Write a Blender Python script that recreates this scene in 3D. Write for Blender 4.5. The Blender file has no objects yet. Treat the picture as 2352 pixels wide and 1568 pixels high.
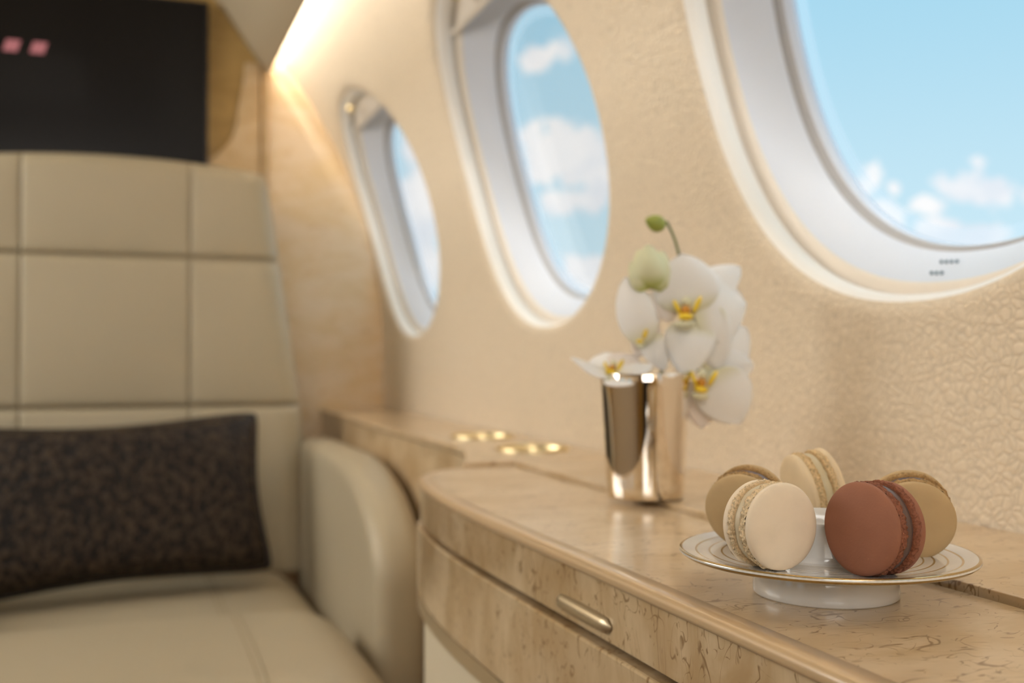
import bpy, bmesh, math, random
from mathutils import Vector, Matrix, noise
PI = math.pi
D2R = math.radians
random.seed(7)
C = bpy.context.scene.collection
ZC = 0.87            # eye height above the cabin floor; everything is laid out around the eye, then lifted by ZC at the end

# ------------------------------------------------------------------ camera
FPX = 2430.0
TH = math.atan((1176 - 290) / FPX)
PH = math.atan(38 / FPX * math.cos(TH))
cam = bpy.data.cameras.new('camera'); camo = bpy.data.objects.new('camera', cam); C.objects.link(camo)
cam.sensor_width = 36.0; cam.lens = FPX / 2352 * 36.0
camo.location = (0, 0, ZC); camo.rotation_euler = (PI / 2 + PH, 0, -TH)
cam.clip_start = 0.02; cam.clip_end = 500
cam.dof.use_dof = True; cam.dof.focus_distance = 0.525; cam.dof.aperture_fstop = 6.2
bpy.context.scene.camera = camo
vs = bpy.context.scene.view_settings
vs.view_transform = 'Standard'; vs.look = 'None'; vs.exposure = 0.0; vs.gamma = 1.0; vs.use_curve_mapping = False

# ------------------------------------------------------------------ node helper
class NT:
    def __init__(s, tree): s.t = tree; s.n = tree.nodes; s.l = tree.links
    def node(s, typ, **kw):
        n = s.n.new(typ)
        for k, v in kw.items(): setattr(n, k, v)
        return n
    def put(s, sock, v):
        if isinstance(v, bpy.types.NodeSocket): s.l.new(v, sock)
        elif v is not None: sock.default_value = v
    def math(s, op, a, b=None, c=None, clamp=False):
        n = s.node('ShaderNodeMath', operation=op); n.use_clamp = clamp
        s.put(n.inputs[0], a); s.put(n.inputs[1], b); s.put(n.inputs[2], c)
        return n.outputs[0]
    def vmath(s, op, a, b=None):
        n = s.node('ShaderNodeVectorMath', operation=op); s.put(n.inputs[0], a); s.put(n.inputs[1], b)
        return n.outputs[0]
    def step(s, v, lo, hi, smooth=True):
        n = s.node('ShaderNodeMapRange'); n.interpolation_type = 'SMOOTHSTEP' if smooth else 'LINEAR'
        s.put(n.inputs[0], v); n.inputs[1].default_value = lo; n.inputs[2].default_value = hi
        return n.outputs[0]
    def mix(s, f, a, b, blend='MIX'):
        n = s.node('ShaderNodeMix', data_type='RGBA', blend_type=blend)
        s.put(n.inputs[0], f)
        for k, v in ((6, a), (7, b)):
            if isinstance(v, (tuple, list)) and len(v) == 3: v = (*v, 1)
            s.put(n.inputs[k], v)
        return n.outputs[2]
    def noise(s, vec, scale, detail=2, rough=0.5, dist=0.0):
        n = s.node('ShaderNodeTexNoise'); s.put(n.inputs['Vector'], vec); n.inputs['Scale'].default_value = scale
        n.inputs['Detail'].default_value = detail; n.inputs['Roughness'].default_value = rough; n.inputs['Distortion'].default_value = dist
        return n.outputs[0], n.outputs[1]
    def mapping(s, vec, scale=(1, 1, 1), rot=(0, 0, 0)):
        n = s.node('ShaderNodeMapping'); s.put(n.inputs[0], vec); n.inputs['Scale'].default_value = scale; n.inputs['Rotation'].default_value = rot
        return n.outputs[0]

# ------------------------------------------------------------------ world: blue sky with fair weather clouds
def build_world():
    w = bpy.data.worlds.new('sky'); bpy.context.scene.world = w; w.use_nodes = True
    t = NT(w.node_tree); t.n.clear()
    g = t.node('ShaderNodeTexCoord').outputs['Generated']
    d = t.vmath('NORMALIZE', g)
    sx = t.node('ShaderNodeSeparateXYZ'); t.put(sx.inputs[0], d)
    az = t.math('ARCTAN2', sx.outputs[0], sx.outputs[1]); el = t.math('ARCSINE', sx.outputs[2])
    nf, nc = t.noise(d, 26, 8, 0.62)
    n2, _ = t.noise(d, 9, 4, 0.5)
    # fair weather clouds: (azimuth deg, elevation deg, half-widths deg)
    blobs = [(38.3, 8.7, .75, .8), (39.4, 7.0, 1.0, .9), (39.9, 8.5, .3, .35), (41.7, 7.6, 1.3, .45), (42.9, 8.4, .9, 1.0), (44.6, 7.9, 1.2, .7),
             (42.3, 6.3, 1.6, .7), (43.6, 5.9, 1.3, .6), (22.1, 16.1, 1.15, .75), (21.8, 15.8, .8, .5), (22.8, 11.0, 2.3, 1.5), (24.0, 10.2, 2.2, 1.6),
             (21.7, 10.0, 1.2, 1.2), (23.0, 8.5, 2.0, .8), (24.0, 4.3, 1.4, .8), (15.0, 8.0, 1.5, 2.3), (15.6, 4.6, 1.0, 1.2), (14.6, 11, .7, .6)]
    m = None
    for a, e, ra, re in blobs:
        da = t.math('MULTIPLY', t.math('SUBTRACT', az, D2R(a)), 1 / D2R(ra)); de = t.math('MULTIPLY', t.math('SUBTRACT', el, D2R(e)), 1 / D2R(re))
        r = t.math('SQRT', t.math('ADD', t.math('MULTIPLY', da, da), t.math('MULTIPLY', de, de)))
        v = t.math('SUBTRACT', 1.5, r)
        m = v if m is None else t.math('MAXIMUM', m, v)
    # the same kind of small cumulus all round the sky, low down
    gen = t.math('MULTIPLY_ADD', n2, 3.0, -1.95)
    band = t.math('SUBTRACT', 1.0, t.step(t.math('ABSOLUTE', t.math('SUBTRACT', az, D2R(30))), D2R(16), D2R(24)))
    gen = t.math('SUBTRACT', gen, t.math('MULTIPLY', band, 3.0))
    m = t.math('MAXIMUM', m, gen)
    m = t.math('ADD', m, t.math('MULTIPLY_ADD', nf, 4.6, -2.5))
    cl = t.step(m, 0.0, 0.55)
    grad = t.step(el, D2R(2), D2R(22))
    sky = t.mix(grad, (0.62, 0.84, 0.94), (0.38, 0.69, 0.87))
    low = t.step(el, D2R(-14), D2R(2))
    sky = t.mix(low, (0.80, 0.87, 0.93), sky)
    shade, _ = t.noise(d, 15, 5, 0.6)
    cc = t.mix(t.step(shade, 0.35, 0.62), (0.80, 0.86, 0.93), (1.0, 1.0, 1.0))
    col = t.mix(cl, sky, cc)
    bg = t.node('ShaderNodeBackground'); t.put(bg.inputs[0], col); bg.inputs[1].default_value = WORLD_STRENGTH
    out = t.node('ShaderNodeOutputWorld'); t.l.new(bg.outputs[0], out.inputs[0])
    w.cycles.sampling_method = 'MANUAL'; w.cycles.sample_map_resolution = 512
WORLD_STRENGTH = 1.0
build_world()
# high hazy sun on the window side
sd = bpy.data.lights.new('sun', 'SUN'); so = bpy.data.objects.new('sun', sd); C.objects.link(so)
sd.energy = 0.75; sd.angle = D2R(50); sd.color = (1.0, 0.99, 0.98)
so.rotation_euler = Vector((0.62, 0.10, 0.78)).to_track_quat('Z', 'Y').to_euler()
# unseen fill lights added to brighten the cabin; no real lamps stand there
def area(name, loc, size, energy, color, target):
    l = bpy.data.lights.new(name, 'AREA'); l.shape = 'RECTANGLE'; l.size, l.size_y = size; l.energy = energy; l.color = color
    o = bpy.data.objects.new(name, l); C.objects.link(o); o.location = Vector(loc) + Vector((0, 0, ZC))
    o.rotation_euler = (Vector(target) - Vector(loc)).to_track_quat('-Z', 'Y').to_euler()
    return o
area('added_ceiling_fill', (-0.60, 1.1, 0.95), (0.7, 2.6), 1.5, (1.0, 0.95, 0.87), (-0.55, 1.1, -0.5))  # added soft fill from overhead
area('added_aft_fill', (-0.35, -1.15, 0.62), (0.9, 0.7), 12.5, (1.0, 0.96, 0.90), (0.25, 1.5, -0.15))  # added fill from behind the camera
area('added_side_fill', (-1.30, 2.0, 0.60), (1.7, 0.7), 24.0, (1.0, 0.965, 0.90), (0.55, 2.2, 0.1))  # added fill towards the window wall

# ------------------------------------------------------------------ materials
def pmat(name, color, rough=0.5, metal=0.0, coat=0.0, spec=0.5, **kw):
    m = bpy.data.materials.new(name); m.use_nodes = True
    b = m.node_tree.nodes['Principled BSDF']
    b.inputs['Base Color'].default_value = (*color, 1); b.inputs['Roughness'].default_value = rough
    b.inputs['Metallic'].default_value = metal; b.inputs['Coat Weight'].default_value = coat
    b.inputs['Coat Roughness'].default_value = 0.06; b.inputs['Specular IOR Level'].default_value = spec
    for k, v in kw.items(): b.inputs[k].default_value = v
    return m, NT(m.node_tree), b
def bump(t, b, h, strength, dist):
    n = t.node('ShaderNodeBump'); n.inputs['Strength'].default_value = strength; n.inputs['Distance'].default_value = dist
    t.put(n.inputs['Height'], h); t.l.new(n.outputs[0], b.inputs['Normal'])
def ocoord(t): return t.node('ShaderNodeTexCoord').outputs['Object']

def leather(name, color, scale, depth, rough=0.45, crease=0.85, spec=0.4):
    m, t, b = pmat(name, color, rough, spec=spec)
    co = ocoord(t)
    _, nc = t.noise(co, scale * 0.45, 2)
    v = t.vmath('ADD', t.mapping(co, (1, 1, 1)), t.vmath('MULTIPLY', nc, (1.5 / scale,) * 3))
    vo = t.node('ShaderNodeTexVoronoi', feature='DISTANCE_TO_EDGE'); t.put(vo.inputs['Vector'], v); vo.inputs['Scale'].default_value = scale
    vf = t.node('ShaderNodeTexVoronoi', feature='F1'); t.put(vf.inputs['Vector'], v); vf.inputs['Scale'].default_value = scale
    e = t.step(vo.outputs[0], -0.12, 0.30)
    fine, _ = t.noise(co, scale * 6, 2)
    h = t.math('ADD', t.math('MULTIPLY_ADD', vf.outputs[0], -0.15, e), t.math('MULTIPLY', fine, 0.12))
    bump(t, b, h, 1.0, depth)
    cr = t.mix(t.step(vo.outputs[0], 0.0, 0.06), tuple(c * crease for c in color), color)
    t.put(b.inputs['Base Color'], cr)
    return m
def veneer(name, along, c0=(0.68, 0.53, 0.35), c1=(0.54, 0.385, 0.21), dark=(0.22, 0.11, 0.03), amount=1.0):
    """Burl birch: pale ground, soft clouding, short dark curls. along = axis the grain runs on."""
    m, t, b = pmat(name, c0, 0.28, coat=0.55, spec=0.35)
    b.inputs['Coat Roughness'].default_value = 0.10
    sc = [1.0, 1.0, 1.0]; sc[along] = 0.55
    co = t.mapping(ocoord(t), tuple(sc))
    cloud, _ = t.noise(co, 22, 4, 0.6, 0.6)
    base = t.mix(t.step(cloud, 0.30, 0.70), c1, c0)
    grain, _ = t.noise(t.mapping(co, tuple(0.25 if i == along else 1 for i in range(3))), 420, 3)
    base = t.mix(t.math('MULTIPLY', t.step(grain, 0.45, 0.75), 0.22), base, c1)
    masks = None
    for sc_, w_, lo, seed in ((36, 0.015, 0.49, 0.0), (55, 0.026, 0.48, 3.7), (85, 0.036, 0.51, 9.1)):
        off = t.vmath('ADD', co, (seed, seed * 1.3, seed * 0.7))
        n, _ = t.noise(off, sc_, 1.0, 0.5, 1.2)
        wv, _ = t.noise(t.vmath('ADD', off, (1.0, 7.0, 3.0)), sc_ * 2.2, 1)
        wid = t.math('MULTIPLY', t.step(wv, 0.35, 0.68), w_)
        line = t.math('SUBTRACT', 1.0, t.math('DIVIDE', t.math('ABSOLUTE', t.math('SUBTRACT', n, 0.5)), t.math('ADD', wid, 0.0015)), clamp=True)
        brk, _ = t.noise(t.vmath('ADD', off, (5.0, 2.0, 8.0)), sc_ * 0.9, 2)
        k = t.math('MULTIPLY', t.step(line, 0.0, 0.9), t.step(brk, lo, lo + 0.06))
        masks = k if masks is None else t.math('MAXIMUM', masks, k)
    sp, _ = t.noise(co, 150, 1, 0.5)
    masks = t.math('MAXIMUM', masks, t.math('MULTIPLY', t.step(sp, 0.70, 0.78), 0.6))
    t.put(b.inputs['Base Color'], t.mix(t.math('MULTIPLY', masks, 0.85 * amount), base, dark))
    return m
M = {}
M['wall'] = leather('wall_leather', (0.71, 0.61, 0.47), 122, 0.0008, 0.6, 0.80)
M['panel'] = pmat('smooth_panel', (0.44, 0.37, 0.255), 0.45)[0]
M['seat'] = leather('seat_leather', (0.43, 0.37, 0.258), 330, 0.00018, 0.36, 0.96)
M['seam'] = pmat('seam_leather', (0.20, 0.16, 0.08), 0.6)[0]
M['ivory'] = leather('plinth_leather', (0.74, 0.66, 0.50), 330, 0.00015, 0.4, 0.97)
m, t, b = pmat('pillow_leather', (0.03, 0.017, 0.012), 0.36, spec=0.22)
_co = t.mapping(ocoord(t), (1, 1, 0.7)); _n, _ = t.noise(_co, 95, 4, 0.7); _n2, _ = t.noise(_co, 170, 2)
t.put(b.inputs['Base Color'], t.mix(t.step(_n, 0.46, 0.57), (0.007, 0.0035, 0.003), (0.055, 0.036, 0.022)))
bump(t, b, t.math('ADD', _n, t.math('MULTIPLY', _n2, 0.4)), 1.0, 0.006)
M['pillow'] = m
M['piping'] = pmat('piping_leather', (0.012, 0.007, 0.006), 0.5)[0]
M['top'] = veneer('burl_top', 0)
M['front'] = veneer('burl_front', 2, (0.66, 0.51, 0.32), (0.47, 0.32, 0.16))
M['edge'] = pmat('edge_wood', (0.56, 0.40, 0.23), 0.34, coat=0.35)[0]
M['gap'] = pmat('dark_gap', (0.03, 0.014, 0.008), 0.8)[0]
M['satin'] = pmat('satin_metal', (0.62, 0.52, 0.36), 0.38, 0.9)[0]
M['brass'] = pmat('brass', (0.82, 0.68, 0.40), 0.28, 1.0)[0]
M['chrome'] = pmat('polished_metal', (0.86, 0.79, 0.70), 0.06, 1.0)[0]
M['lip'] = pmat('window_lip_cream', (0.90, 0.87, 0.82), 0.45)[0]  # paler than the wall leather: window glow put into the lip's colour
M['reveal'] = pmat('window_plastic', (0.66, 0.70, 0.78), 0.45)[0]
M['frame'] = pmat('window_frame_cream', (0.78, 0.71, 0.62), 0.5)[0]
M['gasket'] = pmat('gasket_grey', (0.42, 0.42, 0.43), 0.6)[0]
M['hole'] = pmat('vent_dark', (0.05, 0.11, 0.15), 0.7)[0]
M['carpet'] = pmat('carpet', (0.16, 0.11, 0.07), 0.95)[0]
M['dark'] = pmat('dark_plastic', (0.012, 0.009, 0.008), 0.35)[0]
M['screen'] = pmat('screen_glass', (0.006, 0.0045, 0.004), 0.10, spec=0.2)[0]
M['pipe'] = pmat('stitching', (0.33, 0.27, 0.17), 0.7)[0]
def emis(name, col, s):
    m = bpy.data.materials.new(name); m.use_nodes = True; t = NT(m.node_tree); t.n.clear()
    e = t.node('ShaderNodeEmission'); e.inputs[0].default_value = (*col, 1); e.inputs[1].default_value = s
    o = t.node('ShaderNodeOutputMaterial'); t.l.new(e.outputs[0], o.inputs[0]); return m
M['cove'] = emis('cove_lamp', (1.0, 0.975, 0.94), 110.0)
M['tile'] = emis('screen_tile', (0.42, 0.15, 0.15), 1.0)
# honey coloured mottled veneer on the bulkhead
def bulk(name, c0, c1, c2, rough):
    m, t, b = pmat(name, c0, rough + .12, coat=0.10, spec=0.3)
    co = t.mapping(ocoord(t), (1, 1, 2.2))
    n, _ = t.noise(co, 7, 6, 0.62, 0.8); n2, _ = t.noise(co, 24, 5, 0.7, 0.5)
    c = t.mix(t.step(n, 0.36, 0.62), c1, c0); c = t.mix(t.math('MULTIPLY', t.step(n2, 0.55, 0.72), 0.55), c, c2)
    t.put(b.inputs['Base Color'], c); return m
M['bulk'] = bulk('bulkhead_veneer', (0.44, 0.29, 0.10), (0.38, 0.24, 0.075), (0.27, 0.15, 0.04), 0.3)
M['bulk3'] = bulk('bulkhead_dark_burl', (0.52, 0.38, 0.22), (0.46, 0.32, 0.16), (0.36, 0.22, 0.08), 0.3)
M['bulk2'] = bulk('bulkhead_burl', (0.78, 0.62, 0.44), (0.72, 0.54, 0.32), (0.58, 0.36, 0.15), 0.3)
# clear pane: thin, mostly transparent
def glass(name, tint, refl):
    m = bpy.data.materials.new(name); m.use_nodes = True; t = NT(m.node_tree); t.n.clear()
    tr = t.node('ShaderNodeBsdfTransparent'); tr.inputs[0].default_value = (*tint, 1)
    gl = t.node('ShaderNodeBsdfGlossy'); gl.inputs['Roughness'].default_value = 0.02
    fr = t.node('ShaderNodeLayerWeight'); fr.inputs[0].default_value = 0.12
    mx = t.node('ShaderNodeMixShader'); t.put(mx.inputs[0], t.math('MULTIPLY', fr.outputs['Fresnel'], refl))
    t.l.new(tr.outputs[0], mx.inputs[1]); t.l.new(gl.outputs[0], mx.inputs[2])
    o = t.node('ShaderNodeOutputMaterial'); t.l.new(mx.outputs[0], o.inputs[0]); return m
M['glass'] = glass('window_glass', (0.995, 0.998, 1.0), 0.12)
def sky_glint_mat():  # pale see-through ring, its colour stands for sky reflected in the panes
    m = bpy.data.materials.new('sky_glint_ring'); m.use_nodes = True; t = NT(m.node_tree); t.n.clear()
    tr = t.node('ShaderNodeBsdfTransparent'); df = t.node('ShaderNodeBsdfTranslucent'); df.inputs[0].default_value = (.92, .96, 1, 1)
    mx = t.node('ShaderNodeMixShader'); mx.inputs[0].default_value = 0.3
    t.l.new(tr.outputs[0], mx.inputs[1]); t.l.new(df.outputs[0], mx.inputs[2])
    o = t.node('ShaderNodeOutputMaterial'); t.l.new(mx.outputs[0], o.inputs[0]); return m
M['sky_glint'] = sky_glint_mat()

# ------------------------------------------------------------------ mesh helpers
def tag(o, label=None, cat=None, group=None, kind=None):
    for k, v in (('label', label), ('category', cat), ('group', group), ('kind', kind)):
        if v: o[k] = v
    return o
def empty(name, loc=(0, 0, 0), rot=None):
    o = bpy.data.objects.new(name, None); o.empty_display_size = 0.02; C.objects.link(o); o.location = loc
    if rot is not None: o.rotation_euler = rot
    return o
def mesh(name, vf, mat, parent=None, smooth=True, loc=None, angle=None):
    v, f = vf
    me = bpy.data.meshes.new(name); me.from_pydata([tuple(p) for p in v], [], f); me.update()
    bm = bmesh.new(); bm.from_mesh(me); bmesh.ops.recalc_face_normals(bm, faces=bm.faces); bm.to_mesh(me); bm.free()
    me.materials.append(mat)
    if smooth: me.polygons.foreach_set('use_smooth', [True] * len(me.polygons))
    o = bpy.data.objects.new(name, me); C.objects.link(o)
    if parent: o.parent = parent
    if loc: o.location = loc
    if angle: me.set_sharp_from_angle(angle=D2R(angle))
    return o
def join(*parts):
    v, f = [], []
    for a, b in parts:
        n = len(v); v += list(a); f += [tuple(i + n for i in q) for q in b]
    return v, f
def loft(rings, closed=True, cap0=False, cap1=False, loop=False):
    n = len(rings[0]); v = [p for r in rings for p in r]; f = []
    R_ = len(rings)
    for i in range(R_ if loop else R_ - 1):
        a = i * n; b = ((i + 1) % R_) * n
        for j in range(n if closed else n - 1):
            k = (j + 1) % n; f.append((a + j, a + k, b + k, b + j))
    if cap0: f.append(tuple(range(n))[::-1])
    if cap1: f.append(tuple((R_ - 1) * n + j for j in range(n)))
    return v, f
def lathe(prof, n=96, loop=False):
    rings = []
    for r, z in prof: rings.append([(r * math.cos(2 * PI * k / n), r * math.sin(2 * PI * k / n), z) for k in range(n)])
    return loft(rings, loop=loop)
def tube(pts, r, n=12, closed=False):
    pts = [Vector(p) for p in pts]; rings = []; N = len(pts)
    up = Vector((0, 0, 1)); prev = None
    for i, p in enumerate(pts):
        if closed: t = pts[(i + 1) % N] - pts[i - 1]
        else: t = pts[min(i + 1, N - 1)] - pts[max(i - 1, 0)]
        t.normalize()
        a = (prev if prev is not None else (up if abs(t.z) < 0.9 else Vector((1, 0, 0))))
        a = (a - t * a.dot(t)).normalized(); b = t.cross(a); prev = a
        rr = r[i] if isinstance(r, (list, tuple)) else r
        rings.append([p + (a * math.cos(2 * PI * k / n) + b * math.sin(2 * PI * k / n)) * rr for k in range(n)])
    return loft(rings, True, not closed, not closed, closed)
def catmull(pts, m=6):
    P = [Vector(p) for p in pts]; P = [2 * P[0] - P[1]] + P + [2 * P[-1] - P[-2]]; out = []
    for i in range(1, len(P) - 2):
        for k in range(m):
            t = k / m; a, b, c, d = P[i - 1:i + 3]
            out.append(0.5 * ((2 * b) + (c - a) * t + (2 * a - 5 * b + 4 * c - d) * t * t + (3 * b - a - 3 * c + d) * t ** 3))
    out.append(P[-2]); return out
def box(x0, x1, y0, y1, z0, z1):
    v = [(x, y, z) for x in (x0, x1) for y in (y0, y1) for z in (z0, z1)]
    return v, [(0, 1, 3, 2), (4, 6, 7, 5), (0, 4, 5, 1), (2, 3, 7, 6), (0, 2, 6, 4), (1, 5, 7, 3)]
def prism(poly, z0, z1):
    n = len(poly); v = [(x, y, z0) for x, y in poly] + [(x, y, z1) for x, y in poly]
    f = [(i, (i + 1) % n, n + (i + 1) % n, n + i) for i in range(n)] + [tuple(range(n))[::-1], tuple(range(n, 2 * n))]
    return v, f
def bevel(o, w, seg=3, angle=40):
    m = o.modifiers.new('bevel', 'BEVEL'); m.width = w; m.segments = seg; m.limit_method = 'ANGLE'; m.angle_limit = D2R(angle); m.harden_normals = False
    return o
def apply_mods(o):
    dg = bpy.context.evaluated_depsgraph_get(); me = bpy.data.meshes.new_from_object(o.evaluated_get(dg)); o.modifiers.clear(); o.data = me
    return o

# ------------------------------------------------------------------ cabin shell
CX = -0.62                                    # cabin centre line
def xw(z, off=0.0):
    zz = max(0.0, z - 0.01); zz = min(zz, 1.0)
    return 0.600 - (1.1 - math.sqrt(1.1 ** 2 - zz * zz)) + off
YB = 2.585; YR = -1.35; FLOOR = -ZC
WY = [-0.10, 0.70, 1.50, 2.29]; WZ = 0.31; EXP = 2.15
NS = 128
def sup(k, hy, hz, e=EXP):
    a = 2 * PI * k / NS; c, s = math.cos(a), math.sin(a)
    return (hy * math.copysign(abs(c) ** (2 / e), c), hz * math.copysign(abs(s) ** (2 / e), s))
def wloop(yc, hy, hz, off, sgn=1, dz=0.0):
    out = []
    for k in range(NS):
        a, b = sup(k, hy, hz); z = WZ + b + dz
        x = xw(z, off); out.append((x if sgn > 0 else 2 * CX - x, yc + a, z))
    return out
def wall_mesh(sgn):
    cells = []; edges = [YR, 0.30, 1.10, 1.90, YB + 0.03]
    for i, yc in enumerate(WY):
        y0, y1 = edges[i], edges[i + 1]; z0, z1 = -0.05, 0.67
        rings = []
        # rolled lip
        for s in range(4):
            a = PI / 2 * s / 8 * 1.25; r = 0.020
            h = r * (1 - math.sin(min(a, PI / 2))) if a <= PI / 2 else r * (1 - math.sin(a)) * 0.6
            off = r * (1 - math.cos(a))
            if s <= 3: rings.insert(0, wloop(yc, 0.270 + h, 0.258 + h, off, sgn))
        def rect(k):
            a, b = sup(k, 1, 1, 2.0); m = max(abs(a), abs(b)); a, b = a / m, b / m
            return (yc + a * ((y1 - yc) if a > 0 else (yc - y0)), (z0 + z1) / 2 + b * (z1 - z0) / 2)
        base = [(p[1], p[2]) for p in wloop(yc, 0.290, 0.278, 0, 1)]
        for s in range(1, 13):
            t = s / 12; ring = []
            for k in range(NS):
                ry, rz = rect(k); y = base[k][0] * (1 - t) + ry * t; z = base[k][1] * (1 - t) + rz * t
                x = xw(z) - 0.0 * max(0, 1 - t * 2.5); ring.append((x if sgn > 0 else 2 * CX - x, y, z))
            rings.append(ring)
        cells.append(loft(rings))
    # plain strips below and above
    def strip(za, zb, n):
        zs = [za + (zb - za) * i / n for i in range(n + 1)]
        ys = [YR + (YB + 0.03 - YR) * i / 40 for i in range(41)]
        rings = [[((xw(z) if sgn > 0 else 2 * CX - xw(z)), y, z) for y in ys] for z in zs]
        return loft(rings, False)
    cells += [strip(FLOOR, -0.05, 8), strip(0.67, 0.88, 10)]
    v, f = join(*cells)
    return v, f
for nm, sg in (('wall_right', 1), ('wall_left', -1)):
    o = mesh(nm, wall_mesh(sg), M['wall']); tag(o, kind='structure', label='cream pebbled leather cabin side wall with large oval windows')
    bm = bmesh.new(); bm.from_mesh(o.data); bmesh.ops.remove_doubles(bm, verts=bm.verts, dist=1e-5); bmesh.ops.recalc_face_normals(bm, faces=bm.faces); bm.to_mesh(o.data); bm.free()

wn = 0
for sg in (1, -1):
    for i, yc in enumerate(WY):
        if sg < 0 and i == 3 and False: continue
        wn += 1
        w = empty('window_%d' % wn, ((xw(0.05) if sg > 0 else 2 * CX - xw(0.05)), yc, 0.05)); tag(w, kind='structure', label='oval aircraft cabin window')
        L = lambda hy, hz, off, dz=0: [tuple(Vector(p) - w.location) for p in wloop(yc, hy, hz, off, sg, dz)]
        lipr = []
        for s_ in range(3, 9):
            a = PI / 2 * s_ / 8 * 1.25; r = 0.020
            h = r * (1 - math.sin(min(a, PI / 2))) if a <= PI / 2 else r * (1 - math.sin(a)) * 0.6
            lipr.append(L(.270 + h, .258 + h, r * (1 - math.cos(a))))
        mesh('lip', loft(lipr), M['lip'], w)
        mesh('frame', loft([L(.274, .262, .014), L(.277, .265, .022), L(.278, .266, .030), L(.270, .258, .034), L(.263, .251, .035), L(.2600, .248, .037), L(.259, .247, .040)]), M['frame'], w)
        mesh('reveal', loft([L(.259, .247, .040), L(.255, .243, .046), L(.247, .236, .056), L(.238, .229, .066), L(.230, .223, .074), L(.227, .220, .078)]), M['reveal'], w)
        mesh('gasket', loft([L(.227, .220, .078), L(.228, .221, .081), L(.225, .219, .084), L(.220, .217, .083), L(.217, .215, .084), L(.215, .2145, .088)]), M['gasket'], w)
        mesh('outer_rim', loft([L(.217, .2155, .084), L(.2125, .2145, .089), L(.2115, .2135, .096), L(.30, .29, .102)]), M['reveal'], w)
        for nm_, off, hh in (('inner_pane', .0885, .2145), ('outer_pane', .0985, .2140)):
            ring = L(hh, hh, off)
            rings = [ring] + [L(hh * s, hh * s, off) for s in (.8, .6, .4, .2)]
            v, f = loft(rings); n0 = len(v); v = list(v) + [Vector((xw(WZ, off) if sg > 0 else 2 * CX - xw(WZ, off), yc, WZ)) - w.location]
            f += [(4 * NS + j, 4 * NS + (j + 1) % NS, n0) for j in range(NS)]
            mesh(nm_, (v, f), M['glass'], w)
        mesh('sky_glint_ring', loft([L(.212, .214, .0972), L(.196, .200, .0972)]), M['sky_glint'], w)  # lighter band of reflected sky, made as a tinted ring
        # retracted shade: its lower edge shows at the top of the opening
        ys = [-.262 + .524 * k / 40 for k in range(41)]; v = []
        rr = []
        for zz, of in ((.532, .026), (.527, .027), (.525, .030), (.527, .034), (.532, .0345), (.545, .035), (.60, .035)):
            row = []
            for y in ys:
                ymax = .262 * (max(0, 1 - (abs(min(zz, .565) - WZ) / .262) ** EXP)) ** (1 / EXP) + .004
                yy = max(-ymax, min(ymax, y)); x = xw(zz, of); row.append(Vector((x if sg > 0 else 2 * CX - x, yc + yy, zz)) - w.location)
            rr.append(row)
        mesh('shade', loft(rr, False), M['frame'], w)
        kx = xw(.548, .004); mesh('shade_knob', lathe([(0.0001, -.009), (.007, -.007), (.010, -.001), (.009, .004), (.005, .008), (.0001, .009)], 24), M['brass'], w,
             loc=tuple(Vector((kx if sg > 0 else 2 * CX - kx, yc + .02, .547)) - w.location))
        if sg > 0 and i == 1:
            HOLES = w
# seven little drain holes in the sill of the large window
def pix_on(px, py, off):
    f = Vector((math.sin(TH) * math.cos(PH), math.cos(TH) * math.cos(PH), math.sin(PH))); r = Vector((math.cos(TH), -math.sin(TH), 0)); u = r.cross(f)
    return (f + r * ((px - 1176) / FPX) - u * ((py - 784) / FPX))
def holez(off): return WZ - (.247 - (off - .040) / .038 * .027)
for a, b, off in ((-1.5, 0, .064), (-.5, 0, .064), (.5, 0, .064), (1.5, 0, .064), (-1, 1, .050), (0, 1, .050), (1, 1, .050)):
    yy = 0.722 - a * .0060; z = holez(off) + .0010; hy = .24
    z += (.23) * (1 - (1 - abs((yy - .70) / hy) ** EXP) ** (1 / EXP))
    mesh('vent_hole', lathe([(.0001, .0016), (.0011, .0011), (.0016, 0), (.0011, -.0011), (.0001, -.0016)], 12), M['hole'], HOLES, loc=tuple(Vector((xw(z, off), yy, z)) - HOLES.location))

tag(mesh('floor', box(2 * CX - .7, .7, YR - .05, YB + .1, FLOOR - .03, FLOOR), M['carpet'], smooth=False), kind='structure')
# ceiling with drop valances; the cove lamp sits behind the lip and washes the wall
vl = [(.322, .682), (.3235, .690), (.320, .700), (.286, .735), (.235, .800), (.20, .86), (.12, .93), (0.0, .975), (-.2, 1.0), (CX, 1.005)]
vi = [(.322, .682), (.314, .684), (.268, .745), (.215, .820), (.17, .875), (.08, .93), (-.1, .965), (CX, .975)]
def profile_y(pts, y0, y1, n=2, sgn=1):
    rings = []
    for i in range(n + 1):
        y = y0 + (y1 - y0) * i / n; rings.append([((x if sgn > 0 else 2 * CX - x), y, z) for x, z in pts])
    return loft(rings, False)
inner = vi
tag(mesh('ceiling', join(profile_y(inner, YR, YB, 2, 1), profile_y(inner, YR, YB, 2, -1), profile_y([(.322, .682), (.323, .690), (.318, .697), (.29, .735), (.235, .805), (.22, .86), (.26, .90)], YR, YB, 2, 1),
     profile_y([(.322, .682), (.323, .690), (.318, .697), (.29, .735), (.235, .805), (.22, .86), (.26, .90)], YR, YB, 2, -1)), M['panel']), kind='structure')
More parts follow.
